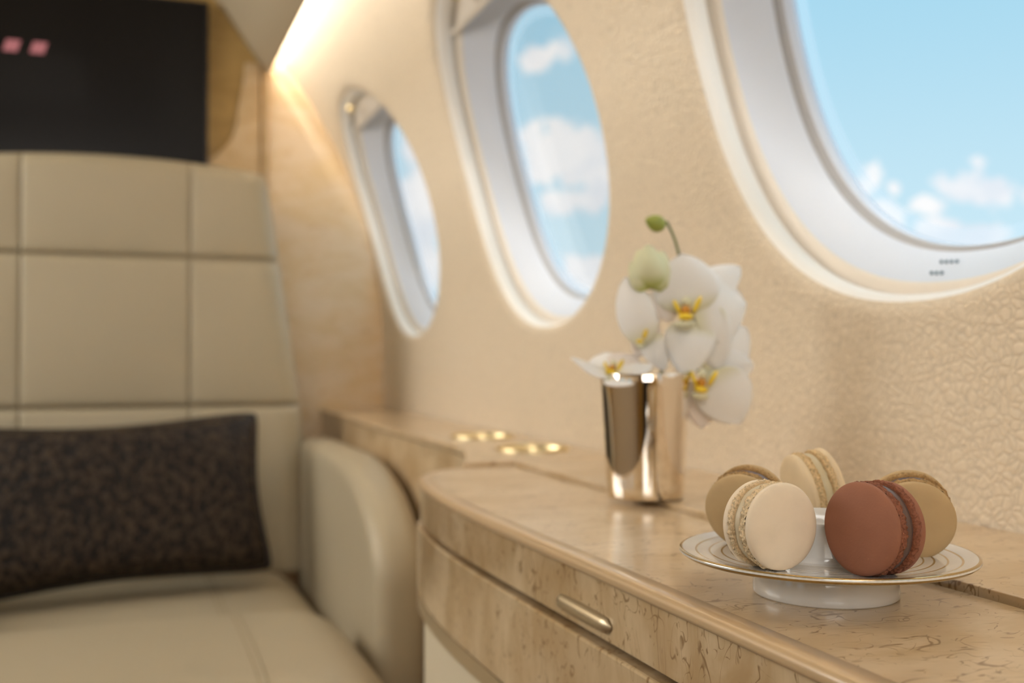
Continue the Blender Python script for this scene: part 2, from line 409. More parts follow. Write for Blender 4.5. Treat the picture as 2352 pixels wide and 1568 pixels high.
for sg in (1, -1):
    t = empty('cove_light', ((.30 if sg > 0 else 2 * CX - .30), (YR + YB) / 2, .74)); tag(t, 'warm lamp strip hidden behind the ceiling edge %s' % ('above the window wall' if sg > 0 else 'on the far side of the cabin'), 'light')
    pts = [(.300, .735), (.268, .775)]
    v, f = profile_y(pts, YR + .05, YB - .02, 1, sg)
    mesh('lamp_strip', ([Vector(p) - t.location for p in v], f), M['cove'], t)
    v, f = box(*( (.262, .296) if sg > 0 else (2 * CX - .296, 2 * CX - .262) ), YR + .05, YB - .02, .776, .782)
    mesh('lamp_holder', ([Vector(p) - t.location for p in v], f), M['panel'], t, smooth=False)
tag(mesh('wall_back', box(2 * CX - .7, .7, YR - .05, YR, FLOOR, 1.05), M['bulk'], smooth=False), kind='structure')
tag(mesh('trim_9', box(-1.0, -.25, YR, YR + .01, FLOOR, .75), M['dark'], smooth=False), kind='structure', label='dark panel added at the unseen back of the cabin')  # added so the vase has something dark to reflect
# front bulkhead: main honey panel, pale burl panel by the windows, post between
fb = empty('wall_front', (0, YB, FLOOR)); tag(fb, kind='structure', label='honey veneer bulkhead behind the seat')
def fpart(nm, vf, mat, smooth=False): 
    v, f = vf; return mesh(nm, ([Vector(p) - fb.location for p in v], f), mat, fb, smooth)
fpart('panel', box(2 * CX - .7, .300, YB, YB + .05, FLOOR, 1.05), M['bulk'])
prof = [(xw(z) + .03, z) for z in [FLOOR] + [-.2 + .04 * i for i in range(24)]]
poly = [(.318, FLOOR)] + [p for p in prof if p[0] > .33] + [(.318, .80)]
fpart('burl_panel', ([(x, YB - .006, z) for x, z in poly] + [(x, YB + .05, z) for x, z in poly],
     [tuple(range(len(poly))), tuple(range(len(poly), 2 * len(poly)))] + [(i, (i + 1) % len(poly), len(poly) + (i + 1) % len(poly), len(poly) + i) for i in range(len(poly))]), M['bulk2'])
o = fpart('post', box(.299, .317, YB - .014, YB + .05, FLOOR, .9), M['bulk3']); bevel(o, .004)
# flared shoulder panel that sweeps down to the seat top
cur = catmull([(.262, 0, .70), (.258, 0, .655), (.2475, 0, .595), (.236, 0, .53), (.212, 0, .49), (.17, 0, .462), (.10, 0, .44)], 8)
poly = [(p.x, p.z) for p in cur] + [(.10, .30), (.296, .30), (.296, .70)]
nP = len(poly)
o = fpart('shoulder_panel', ([(x, YB - .022, z) for x, z in poly] + [(x, YB + .01, z) for x, z in poly],
     [tuple(range(nP)), tuple(range(nP, 2 * nP))] + [(i, (i + 1) % nP, nP + (i + 1) % nP, nP + i) for i in range(nP)]), M['bulk3'])
bevel(o, .008, 3, 50)

# ------------------------------------------------------------------ monitor on the bulkhead
mon = empty('wall_monitor', (-.17, YB - .001, .44)); tag(mon, 'large dark flat screen on the bulkhead above the cream seat', 'screen')
bevel(mesh('bezel', box(-.347, .347, -.034, 0, 0, .388), M['dark'], mon, False), .003)
mesh('screen', box(-.341, .341, -.0352, -.0335, .006, .382), M['screen'], mon, False)
for k in range(4):
    x0 = .0 + .0; 
    cx_ = -.0175 - k * .0540
    v = [(cx_ - .0165, -.0358, .2310), (cx_ + .0125, -.0358, .2310), (cx_ + .0205, -.0358, .2565), (cx_ - .0085, -.0358, .2565)]
    v += [(a, b + .0006, c) for a, b, c in v]
    mesh('screen_tile', (v, [(0, 1, 2, 3), (7, 6, 5, 4), (0, 4, 5, 1), (1, 5, 6, 2), (2, 6, 7, 3), (3, 7, 4, 0)]), M['tile'], mon, False).location.x = 0.0

# ------------------------------------------------------------------ leather seat
SX = -.036
seat = empty('cabin_seat', (SX, 1.95, FLOOR)); tag(seat, 'wide cream leather cabin seat with a stitched panelled back and rounded arms', 'seat')
def sp(nm, vf, mat, smooth=True, parent=seat, **kw):
    v, f = vf; return mesh(nm, ([Vector(p) - seat.location for p in v], f), mat, parent, smooth, **kw)
def pad(quad, y, bulge, edge=.012, depth=.05, n=20, lean=lambda z: 0.0, er=None):
    """puffy upholstered panel in the XZ plane facing -Y; quad = x of left/right at bottom and top, z0, z1. er: rounded radii (l, r, b, t)"""
    xl0, xr0, xl1, xr1, z0, z1 = quad; er = er or (edge,) * 4
    rings = []
    for i in range(n + 1):
        row = []
        for j in range(n + 1):
            def sm(t): return .5 - .5 * math.cos(PI * t)
            u, v = sm(j / n), sm(i / n)
            xl = xl0 + (xl1 - xl0) * v; xr = xr0 + (xr1 - xr0) * v; x = xl + (xr - xl) * u; z = z0 + (z1 - z0) * v
            dl, dr, db, dt = x - xl, xr - x, z - z0, z1 - z
            drop = 0
            for d_, r_ in ((dl, er[0]), (dr, er[1]), (db, er[2]), (dt, er[3])):
                if d_ < r_: drop += r_ * (1 - math.sqrt(max(0, 1 - ((r_ - d_) / r_) ** 2)))
            yy = y + lean(z) + min(drop, .06) - bulge * (math.sin(PI * u) * math.sin(PI * v)) ** .6
            if z1 > .39: z -= .022 * v ** 2 * ((x - SX) / .31) ** 2
            row.append((x, yy, z))
        rings.append(row)
    v, f = loft(rings, False)
    # side skirt back to the shell
    m = n + 1
    border = [j for j in range(m)] + [i * m + n for i in range(1, m)] + [n * m + j for j in range(n - 1, -1, -1)] + [i * m for i in range(n - 1, 0, -1)]
    b0 = len(v); v = list(v)
    for b_ in border: p = v[b_]; v.append((p[0], y + lean(p[2]) + depth, p[2]))
    N_ = len(border)
    for k in range(N_): f.append((border[k], border[(k + 1) % N_], b0 + (k + 1) % N_, b0 + k))
    return v, f
lean = lambda z: -.03 * max(0, (.2 - z)) - .02 * max(0, z - .2)
YS = 2.25
def bx(z):   # half width of the back at height z
    pts = [(-.45, .405), (-.17, .395), (.0, .375), (.2, .342), (.30, .330), (.405, .312)]
    for (a, b), (c, d) in zip(pts, pts[1:]):
        if z <= c: return b + (d - b) * (z - a) / (c - a)
    return pts[-1][1]
g = .0007; cxs = .158
for z0, z1 in ((-.45, -.1), (-.1, .203), (.203, .408)):
    for col in (-1, 0, 1):
        top = z1 > .4
        if col == 0: q = (SX - cxs + g, SX + cxs - g, SX - cxs + g, SX + cxs - g, z0 + g, z1 - g); er = (.003, .003, .009, .035 if top else .011)
        elif col == 1: q = (SX + cxs + g, SX + bx(z0), SX + cxs + g, SX + bx(z1), z0 + g, z1 - g); er = (.003, .045, .009, .035 if top else .011)
        else: q = (SX - bx(z0), SX - cxs - g, SX - bx(z1), SX - cxs - g, z0 + g, z1 - g); er = (.045, .003, .009, .035 if top else .011)
        sp('back_panel', pad(q, YS, .007, er=er, lean=lean), M['seat'])
shell = pad((SX - .385, SX + .385, SX - .300, SX + .300, -.45, .397), YS + .012, 0, er=(.03,) * 4, depth=.24, lean=lean)
sp('back_shell', shell, M['seat'])
# seat cushions: rear part and long front part
def cushion(x0, x1, y0, y1, z, th, rf, rb, rs, crown=.012, n=28):
    rings = []
    for i in range(n + 1):
        row = []
        for j in range(n + 1):
            sm = lambda t: .5 - .5 * math.cos(PI * t)
            u, v = sm(j / n), sm(i / n); x = x0 + (x1 - x0) * u; y = y0 + (y1 - y0) * v; drop = 0
            for d_, r_ in ((x - x0, rs), (x1 - x, rs), (y - y0, rf), (y1 - y, rb)):
                if d_ < r_: drop += r_ * (1 - math.sqrt(max(0, 1 - ((r_ - d_) / r_) ** 2)))
            row.append((x, y, z - min(drop, th) + crown * math.sin(PI * u) ** .7 * math.sin(PI * v) ** .7))
        rings.append(row)
    v, f = loft(rings, False); m = n + 1; v = list(v)
    border = [j for j in range(m)] + [i * m + n for i in range(1, m)] + [n * m + j for j in range(n - 1, -1, -1)] + [i * m for i in range(n - 1, 0, -1)]
    b0 = len(v)
    for b_ in border: p = v[b_]; v.append((p[0], p[1], z - th))
    N_ = len(border)
    for k in range(N_): f.append((border[k], border[(k + 1) % N_], b0 + (k + 1) % N_, b0 + k))
    return v, f
xa, xb = SX - .378, SX + .378
SE = .192    # column seam on the cushions
for a, b in ((xa, SX - SE), (SX - SE, SX + SE), (SX + SE, xb)):
    edgeL = .05 if a == xa else .006
for i_, (a, b) in enumerate(((xa, xb),)):
    sp('rear_cushion', cushion(a, b, 1.694, 2.245, -.442, .12, .03, .02, .07), M['seat'])
    sp('front_cushion', cushion(a, b, 1.21, 1.700, -.394, .14, .10, .05, .10, .014), M['seat'])
def seamline(x, y0, y1, ztop, name='stitched_seam', dz=lambda y: 0):
    for dx in (-.006, .006):
        pts = [(x + dx, y0 + (y1 - y0) * i / 24, ztop + dz(y0 + (y1 - y0) * i / 24)) for i in range(25)]
        sp(name, tube(pts, .0011, 6), M['pipe'])
def surfz(y, y0, y1, z, rf, rb, crown, u=.7):
    drop = 0
    for d_, r_ in ((y - y0, rf), (y1 - y, rb)):
        if d_ < r_: drop += r_ * (1 - math.sqrt(max(0, 1 - ((r_ - d_) / r_) ** 2)))
    v = (y - y0) / (y1 - y0)
    return z - drop + crown * math.sin(PI * u) ** .7 * max(0, math.sin(PI * v)) ** .7
for s in (-1, 1):
    u = .5 + s * SE / .756
    for dx in (-.005, .005):
        for (y0, y1, z, rf, rb, cr) in ((1.694, 2.245, -.442, .03, .02, .012), (1.21, 1.700, -.394, .10, .05, .014)):
            ys_ = [y0 + .002 + (y1 - y0 - .004) * (.5 - .5 * math.cos(PI * i / 40)) for i in range(41)]
            sp('stitched_seam', tube([(SX + s * SE + dx, y, surfz(y, y0, y1, z, rf, rb, cr, u) + .0003) for y in ys_], .0011, 6), M['pipe'])
# arms
def arm(x0, x1):
    top, yf, yb, ry, rz, bot = -.170, 1.53, 2.30, .36, .17, FLOOR + .10
    out = []
    for k in range(21):
        a = PI / 2 * k / 20; out.append((yf + ry - ry * math.cos(a), top - rz + rz * math.sin(a)))
    prof = [(yf + .02, bot), (yf, -.60), (yf, -.45)] + out + [(2.0, top), (2.12, top - .001), (yb, top - .004), (yb, bot)]
    rings = []; e = .030; cy, cz = 1.95, -.5
    n = len(prof)
    def inset(d):
        P = [Vector((a, b)) for a, b in prof]; res = []
        for i, p in enumerate(P):
            t = (P[(i + 1) % n] - P[i - 1]).normalized(); nrm = Vector((t.y, -t.x)); q = p + nrm * d; res.append(q)
        return res
    for s in range(7):
        a = PI / 2 * s / 6; ins = e * (1 - math.sin(a)); dx = e * (1 - math.cos(a))
        rings.append([(x0 + dx, q.x, q.y) for q in inset(ins)])
    for s in range(7):
        a = PI / 2 * (1 - s / 6); ins = e * (1 - math.sin(a)); dx = e * (1 - math.cos(a))
        rings.append([(x1 - dx, q.x, q.y) for q in inset(ins)])
    return loft(rings, True, True, True)
sp('armrest', arm(.345, .428), M['seat'])
sp('armrest', arm(2 * SX - .432, 2 * SX - .345), M['seat'])
bevel(sp('seat_base', box(xa + .03, xb - .03, 1.25, 2.35, FLOOR + .02, -.56), M['ivory'], False), .02)

# ------------------------------------------------------------------ pillow
pil = empty('throw_pillow', (-.018, 2.005, -.419), (0, 0, D2R(9))); tag(pil, 'dark brown textured leather pillow with piped edge leaning on the seat back', 'pillow')
pw, phh = .295, .162
def pil_pt(u, v, side):
    # u, v in -1..1; edges pulled in between the corners
    x = u * pw * (1 - .085 * (1 - v * v) * abs(u) ** 3 - .05 * (abs(u * v)) ** 5 ); z = v * phh * (1 - .16 * (1 - u * u) * abs(v) ** 3 - .09 * abs(u * v) ** 6)
    th = .060 * ((1 - u ** 6) * (1 - v ** 6)) ** .45 * (1 - .35 * (u * u + v * v) / 2)
    return (x, -side * th, z + phh)
n = 40; vv = []
def f2(side): return loft([[pil_pt(-1 + 2 * j / n, -1 + 2 * i / n, side) for j in range(n + 1)] for i in range(n + 1)], False)
tilt = Matrix.Rotation(D2R(-16), 4, 'X') @ Matrix.Rotation(D2R(-1.5), 4, 'Y')
def tr(vf, m): return [m @ Vector(p) for p in vf[0]], vf[1]
a = mesh('cover', tr(join(f2(1), f2(-1)), tilt), M['pillow'], pil)
bm = bmesh.new(); bm.from_mesh(a.data); bmesh.ops.remove_doubles(bm, verts=bm.verts, dist=1e-5); bmesh.ops.recalc_face_normals(bm, faces=bm.faces); bm.to_mesh(a.data); bm.free()
per = [pil_pt(-1 + 2 * i / n, -1, 0) for i in range(n)] + [pil_pt(1, -1 + 2 * i / n, 0) for i in range(n)] + [pil_pt(1 - 2 * i / n, 1, 0) for i in range(n)] + [pil_pt(-1, 1 - 2 * i / n, 0) for i in range(n)]
mesh('piping', tube([tilt @ Vector(p) for p in per], .0042, 8, True), M['piping'], pil)

# ------------------------------------------------------------------ console and ledge
H = -.130; HR = -.1255
con = empty('side_console', (.42, .6, FLOOR)); tag(con, 'glossy burl veneer side console with a rounded front corner along the window wall', 'cabinet')
def cp(nm, vf, mat, smooth=False, parent=con): 
    v, f = vf; return mesh(nm, ([Vector(p) - con.location for p in v], f), mat, parent, smooth)
YN = -.45
def outline(d=0.0, m=8):
    """front outline of the console inset by d, from the near end round the corner to the seam"""
    pts = [(.276, YN), (.276, .30), (.2755, .60), (.2735, .80), (.2755, .93), (.285, 1.04), (.301, 1.12), (.332, 1.172), (.372, 1.193), (.438, 1.197)]
    P = catmull([(x, y, 0) for x, y in pts], m); out = []
    for i, p in enumerate(P):
        t = (P[min(i + 1, len(P) - 1)] - P[max(i - 1, 0)]).normalized(); nrm = Vector((t.y, -t.x)); q = Vector((p.x, p.y)) + nrm * d
        out.append((q.x, q.y))
    return out
def band(d, z0, z1, back=.03):
    """strip of veneer following the front outline, with real thickness"""
    o_ = outline(d); i_ = outline(d + back)
    rings = [[(a, b, z0) for a, b in i_], [(a, b, z0) for a, b in o_], [(a, b, z1) for a, b in o_], [(a, b, z1) for a, b in i_]]
    return loft(rings, False, loop=True)
def leaf(d, z0, z1, xs):
    o_ = outline(d); o_ = [(x, y) for x, y in o_ if x < xs]
    poly = [(xs, YN), ] + o_ + [(xs, o_[-1][1])]
    return prism(poly, z0, z1)
o = cp('front_top_leaf', leaf(.0135, -.150, H, .4352), M['top'])
# solid wood nosing round the edge
nos = []
def nose(d, z): return [(a, b, z) for a, b in outline(d)]
rings = [nose(.030, -.1382), nose(.001, -.1382), nose(-.0004, -.1378), nose(-.0010, -.136), nose(-.0004, -.133), nose(.0012, -.1309), nose(.0035, -.1301), nose(.0048, H + .0001), nose(.0060, H + .0001), nose(.0137, H + .0001), nose(.0137, -.135)]
cp('edge_moulding', loft(rings, False), M['edge'], True)
cp('apron', band(.0015, -.1735, -.1384), M['front'])
cp('shadow_gap', band(.012, -.1790, -.1735), M['gap'])
o = cp('drawer_front', band(-.0018, -.2500, -.1785), M['front']); bevel(o, .0018, 2)
cp('base_band', band(-.0015, -.2650, -.2502), M['satin'])
cp('plinth', band(.006, FLOOR, -.2650), M['ivory'])
o = cp('rear_top_leaf', prism([(.4395, YN), (.4395, 1.197), (.598, 1.197), (.598, YN)], -.150, HR), M['top']); bevel(o, .0006, 2)
cp('seam_channel', prism([(.4351, YN), (.4351, 1.197), (.4396, 1.197), (.4396, YN)], -.150, -.1345), M['gap'])
cp('carcass', prism([(.33, YN), (.33, 1.13), (.598, 1.13), (.598, YN)], FLOOR, -.150), M['front'])
# recessed finger pull on the apron
hp = []
Y0, Y1 = .583, .667
for i in range(17):
    t = i / 16; y = Y0 + (Y1 - Y0) * t; w_ = math.sin(PI * min(1, max(0, t))) ** .14
    ring = []
    for k in range(9):
        a = PI * k / 8; ring.append((.2768 - .0042 * math.sin(a) * w_ - .0005, y, -.1640 + .0056 * math.cos(a) * (w_ * .8 + .2)))
    hp.append(ring)
cp('finger_pull', loft(hp, False), M['satin'], True)
# ledge behind, running to the bulkhead, with two cup holders
led = empty('side_ledge', (.52, 1.9, FLOOR)); tag(led, 'narrow burl veneer ledge with cup holders running along the wall to the bulkhead', 'shelf')
def lp(nm, vf, mat, smooth=False, parent=led): 
    v, f = vf; return mesh(nm, ([Vector(p) - led.location for p in v], f), mat, parent, smooth)
poly = [(.598, 1.2030), (.598, YB - .008), (.444, YB - .008), (.440, 2.3), (.438, 1.60), (.439, 1.44), (.434, 1.385), (.420, 1.335), (.395, 1.25), (.376, 1.2030)]
top = lp('ledge_top', prism(poly, -.136, HR), M['top'])
cups = [(.530, 1.59), (.523, 1.352)]
for cx_, cy_ in cups:
    v, f = lathe([(.0001, -.05), (.046, -.05), (.046, .05), (.0001, .05)], 64)
    cut = mesh('cut', (v, f), M['gap'], loc=(cx_, cy_, HR))
    md = top.modifiers.new('b', 'BOOLEAN'); md.operation = 'DIFFERENCE'; md.object = cut; md.solver = 'EXACT'
    bpy.context.view_layer.update(); apply_mods(top); bpy.data.objects.remove(cut)
bevel(top, .003, 3, 50)
poly2 = [(x + (.0015 if x < .59 else 0), y) for x, y in poly]
lp('ledge_front', loft([[(x, y, z) for x, y in reversed(poly2[2:])] for z in (FLOOR, -.1365)], False), M['front'])
for cx_, cy_ in cups:
    c = lp('cup_holder', tr(lathe([(.0505, .0002), (.0505, .0022), (.0495, .0032), (.0475, .0032), (.0462, .002), (.0450, -.004), (.0448, -.030), (.043, -.0335), (.0001, -.0340)], 72), Matrix.Translation((cx_, cy_, HR))), M['brass'], True)

# ------------------------------------------------------------------ pixel helper for small set dressing (turns a direction and distance into a place)
FW = Vector((math.sin(TH) * math.cos(PH), math.cos(TH) * math.cos(PH), math.sin(PH))); RT = Vector((math.cos(TH), -math.sin(TH), 0)); UP = RT.cross(FW)
def at(px, py, d): return (FW + RT * ((px - 1176) / FPX) - UP * ((py - 784) / FPX)) * d
def atz(px, py, z):
    r = at(px, py, 1.0); return r * (z / r.z)

# ------------------------------------------------------------------ cake stand
PC = Vector((.363, .491, H))
plate = empty('cake_stand', PC); tag(plate, 'white porcelain footed plate with fine gold rings holding the macarons', 'plate')
m, t, b = pmat('gilded_porcelain', (0.80, 0.79, 0.77), 0.12, coat=0.6)
sx = t.node('ShaderNodeSeparateXYZ'); t.put(sx.inputs[0], ocoord(t))
rad = t.math('SQRT', t.math('ADD', t.math('MULTIPLY', sx.outputs[0], sx.outputs[0]), t.math('MULTIPLY', sx.outputs[1], sx.outputs[1])))
gm = None
for r0, w0 in ((.0702, .00042), (.0628, .00040), (.0560, .00036), (.0506, .00030), (.0466, .00026), (.0436, .00022), (.0412, .0002), (.0393, .0002), (.0377, .0002), (.0787, .0006)):
    d_ = t.math('ABSOLUTE', t.math('SUBTRACT', rad, r0)); k = t.math('SUBTRACT', 1.0, t.step(d_, w0 * 1.15, w0 * 1.6))
    gm = k if gm is None else t.math('MAXIMUM', gm, k)
topm = t.step(sx.outputs[2], .0172, .0176); gm = t.math('MULTIPLY', gm, topm)
t.put(b.inputs['Base Color'], t.mix(gm, (0.80, 0.79, 0.77), (0.46, 0.31, 0.10))); t.put(b.inputs['Metallic'], t.math('MULTIPLY', gm, .85))
M['porc'] = m
prof = [(.0345, .0135), (.045, .0172), (.060, .0186), (.070, .0192), (.0775, .0206), (.0791, .0216), (.0797, .0226), (.0795, .0236), (.0786, .0241), (.0775, .0240), (.070, .0222), (.060, .0214), (.050, .0211), (.040, .0212), (.0335, .0214), (.0305, .0216)]
mesh('dish', lathe(prof + [(.0001, .0216)], 160), M['porc'], plate)
mesh('foot', lathe([(.0372, .0150), (.0385, .0105), (.0392, .0040), (.0391, .0008), (.0385, .0), (.0372, .0), (.0366, .001), (.0360, .010), (.0340, .0150)], 128), M['porc'], plate)
mesh('centre_ring', lathe([(.0318, .0212), (.0308, .0228), (.0305, .0245), (.0307, .0330), (.0313, .0410), (.0313, .0420), (.0307, .0425), (.0300, .0420), (.0292, .0330), (.0288, .0245), (.0270, .0222), (.0250, .0217)], 128), M['porc'], plate)

# ------------------------------------------------------------------ macarons
def mac_mats(nm, shell, foot, fill):
    m1, t, b = pmat(nm + '_shell', shell, 0.7, spec=0.2, **{'Subsurface Weight': 0.0})
    n1, _ = t.noise(ocoord(t), 900, 2); n2, _ = t.noise(ocoord(t), 90, 3)
    bump(t, b, t.math('ADD', n1, t.math('MULTIPLY', n2, 2.0)), 0.35, .0002)
    t.put(b.inputs['Base Color'], t.mix(t.math('MULTIPLY', t.step(n2, .35, .7), .35), shell, tuple(c * .86 for c in shell)))
    m2, t, b = pmat(nm + '_foot', foot, 0.75, spec=0.2)
    n1, _ = t.noise(ocoord(t), 700, 4, .7); bump(t, b, n1, 1.0, .0009)
    sz = t.node('ShaderNodeSeparateXYZ'); t.put(sz.inputs[0], ocoord(t)); near = t.math('SUBTRACT', 1.0, t.step(t.math('ABSOLUTE', sz.outputs[2]), .0029, .0042))
    fc = t.mix(t.step(n1, .38, .56), tuple(c * .72 for c in foot), tuple(min(1, c * 1.08) for c in foot))
    t.put(b.inputs['Base Color'], t.mix(t.math('MULTIPLY', near, .38), fc, (foot[0] * .62, foot[1] * .45, foot[2] * .25)))
    m3, t, b = pmat(nm + '_filling', fill, 0.4, spec=0.35)
    return m1, m2, m3
def macaron(pos, axis, R_, mats, label, seed, spin=0):
    e = empty('macaron', pos); e.rotation_euler = Vector(axis).normalized().to_track_quat('Z', 'Y').to_euler(); tag(e, label, 'macaron', 'macarons standing on the footed plate')
    fh, ft, dm = .0029, .0044, .0068
    for s in (1, -1):
        N = 128; prof = [(R_ * .955, fh + ft - .0008), (R_ * .985, fh + ft - .0002), (R_ * 1.0, fh + ft + .0006), (R_ * 1.003, fh + ft + .0018)]
        for k in range(1, 15):
            a = PI / 2 * k / 14; prof.append((R_ * 1.003 * math.cos(a) ** .74 + 1e-5, fh + ft + .0018 + (dm - .0018) * math.sin(a) ** .95))
        rings = []
        for r, z in prof:
            row = []
            for k in range(N):
                a = 2 * PI * k / N; w = 1 + .012 * noise.noise(Vector((math.cos(a) * 1.2, math.sin(a) * 1.2, seed + s * 3.1)))
                row.append((r * w * math.cos(a), r * w * math.sin(a), s * z))
            rings.append(row)
        sh = mesh('shell', loft(rings), mats[0], e)
        # ruffled foot
        N = 260; rings = []; nz = 16
        for i in range(nz + 1):
            v = i / nz; z = fh - .0004 + (ft + .0002) * v; row = []
            body = R_ * (.955 + .045 * math.sin(PI * min(1, .12 + v * .80)) ** .6)
            for k in range(N):
                a = 2 * PI * k / N; p = Vector((math.cos(a) * R_, math.sin(a) * R_, z * 1.1))
                q = p * 620 + Vector((seed * 7, s * 11, 0)); q2 = p * 1500 + Vector((seed, 0, s * 5)); q3 = p * 260 + Vector((s * 9, seed, 0))
                d = .00095 * noise.noise(q) + .00060 * noise.noise(q2) + .00070 * noise.noise(q3)
                if 0 < i < nz: pass
                zz = z + (.00055 * noise.noise(q3 + Vector((4, 4, 4))) if i <= 2 else .0002 * noise.noise(q))
                row.append(((body + d) * math.cos(a), (body + d) * math.sin(a), s * zz))
            rings.append(row)
        c0 = [(R_ * .6 * math.cos(2 * PI * k / N), R_ * .6 * math.sin(2 * PI * k / N), s * (fh - .0003)) for k in range(N)]
        mesh('ruffled_foot', loft([c0] + rings), mats[1], sh)
    N = 128; rings = []
    for i in range(9):
        v = -1 + i / 4; row = []
        for k in range(N):
            a = 2 * PI * k / N; r = R_ * (.925 + .02 * noise.noise(Vector((math.cos(a) * 2.5, math.sin(a) * 2.5, seed)))) + .0006 * (1 - v * v)
            row.append((r * math.cos(a), r * math.sin(a), v * (fh + .0003)))
        rings.append(row)
    mesh('filling', loft(rings), mats[2], e)
    return e
cream = mac_mats('cream', (0.86, 0.73, 0.56), (0.84, 0.66, 0.42), (0.62, 0.53, 0.37))
choc = mac_mats('chocolate', (0.30, 0.130, 0.080), (0.27, 0.105, 0.060), (0.11, 0.070, 0.060))
tan = mac_mats('tan', (0.50, 0.36, 0.19), (0.45, 0.29, 0.13), (0.13, 0.085, 0.075))
pale = mac_mats('pale', (0.72, 0.58, 0.38), (0.70, 0.52, 0.29), (0.56, 0.48, 0.31))
PZ = H + .0216
def place_mac(px, py, cz, yaw, elev, R_, mats, label, seed):
    p = atz(px, py, cz); v = Vector((-p.x, -p.y, 0)).normalized(); r = Vector((-v.y, v.x, 0))
    ax = (v * math.cos(D2R(yaw)) + r * math.sin(D2R(yaw))) * math.cos(D2R(elev)) + Vector((0, 0, math.sin(D2R(elev))))
    return macaron(p, ax, R_, mats, label, seed)
place_mac(1768, 1204, PZ + .0220, 40, 1, .0222, cream, 'cream macaron at the front left of the plate, its face turned to the camera', 1.3)
place_mac(2007, 1212, PZ + .0228, -41, 2, .0232, choc, 'reddish brown chocolate macaron at the front right of the plate', 4.1)
place_mac(1716, 1161, PZ + .0215, -16, -14, .0222, tan, 'tan macaron with dark filling behind the cream one at the left of the plate', 6.6)
place_mac(1868, 1124, PZ + .0268, -66, -12, .0240, pale, 'pale macaron standing edge-on at the back of the plate', 8.2)
place_mac(2090, 1182, PZ + .0215, 9, -15, .0226, tan, 'tan macaron with dark filling behind the chocolate one at the right of the plate', 2.9)

# ------------------------------------------------------------------ vase
VP = Vector((.437, .850, H)); VD = VP.dot(FW)
vase = empty('tumbler_vase', (VP.x, VP.y, HR)); tag(vase, 'polished silver metal tumbler used as a vase on the console', 'vase')
vh = .1105
mesh('cup', lathe([(.0001, .0005), (.0310, .0005), (.0335, .0012), (.0343, .003), (.0349, .012), (.0372, .060), (.0396, .100), (.0404, vh), (.0400, vh + .0006), (.0394, vh), (.0386, .100), (.0362, .060), (.0340, .014), (.031, .004), (.0001, .004)], 128), M['chrome'], vase)

# ------------------------------------------------------------------ orchids
def petal_mat(nm, col, vein, center):
    m = bpy.data.materials.new(nm); m.use_nodes = True; t = NT(m.node_tree); t.n.clear()
    df = t.node('ShaderNodeBsdfDiffuse'); tl = t.node('ShaderNodeBsdfTranslucent'); mx = t.node('ShaderNodeMixShader'); mx.inputs[0].default_value = .2
    uv = t.node('ShaderNodeAttribute', attribute_name='along'); f = t.step(uv.outputs['Fac'], 0.0, 0.35)
    c = t.mix(f, center, col)
    t.put(df.inputs[0], c); t.put(tl.inputs[0], c)
    t.l.new(df.outputs[0], mx.inputs[1]); t.l.new(tl.outputs[0], mx.inputs[2])
    o = t.node('ShaderNodeOutputMaterial'); t.l.new(mx.outputs[0], o.inputs[0]); return m
M['petal'] = petal_mat('petal_white', (0.97, 0.96, 0.95), None, (0.80, 0.78, 0.58))
M['petal_in'] = petal_mat('petal_blush', (0.92, 0.85, 0.80), None, (0.82, 0.72, 0.60))
M['bud'] = petal_mat('bud_green_white', (0.80, 0.80, 0.56), None, (0.50, 0.55, 0.16))
M['lipy'] = pmat('lip_yellow', (0.80, 0.58, 0.03), 0.5)[0]
M['lipo'] = pmat('lip_orange', (0.55, 0.24, 0.02), 0.5)[0]
M['stem'] = pmat('stem_green', (0.16, 0.18, 0.07), 0.5)[0]
M['budg'] = pmat('small_bud', (0.26, 0.30, 0.05), 0.5)[0]
def petal(parent, name, base, tip, width, facing, cup=.12, curl=.10, mat='petal', shape=.62, ruffle=.03, seed=0, n=16):
    """a broad petal from base to tip; facing = unit vector its face looks at"""
    base, tip = Vector(base), Vector(tip); ax = tip - base; L = ax.length; ax.normalize()
    fz = Vector(facing); fz = (fz - ax * fz.dot(ax)).normalized(); sd_ = ax.cross(fz)
    v = []; al = []
    for i in range(n + 1):
        t = i / n; half = width / 2 * (math.sin(PI * t ** shape) ** .62 if 0 < t < 1 else 0.0) + width * .03 * (1 - t) + 1e-5
        if t >= 1: half = 1e-5
        for j in range(n + 1):
            s = -1 + 2 * j / n; x = s * half
            h = -cup * width * (s * s) * math.sin(PI * min(1, t)) + curl * L * (math.sin(PI * t) - .6 * t * t) + ruffle * width * math.sin(5 * s + seed + 4 * t) * t * (abs(s))
            v.append(base + ax * (t * L) + sd_ * x + fz * h - parent.location); al.append(t)
    f = []
    for i in range(n):
        for j in range(n):
            a = i * (n + 1) + j; f.append((a, a + 1, a + n + 2, a + n + 1))
    o = mesh(name, (v, f), M[mat], parent)
    at_ = o.data.attributes.new('along', 'FLOAT', 'POINT'); at_.data.foreach_set('value', al)
    sm_ = o.modifiers.new('solid', 'SOLIDIFY'); sm_.thickness = .0006; sm_.offset = 0
    return o
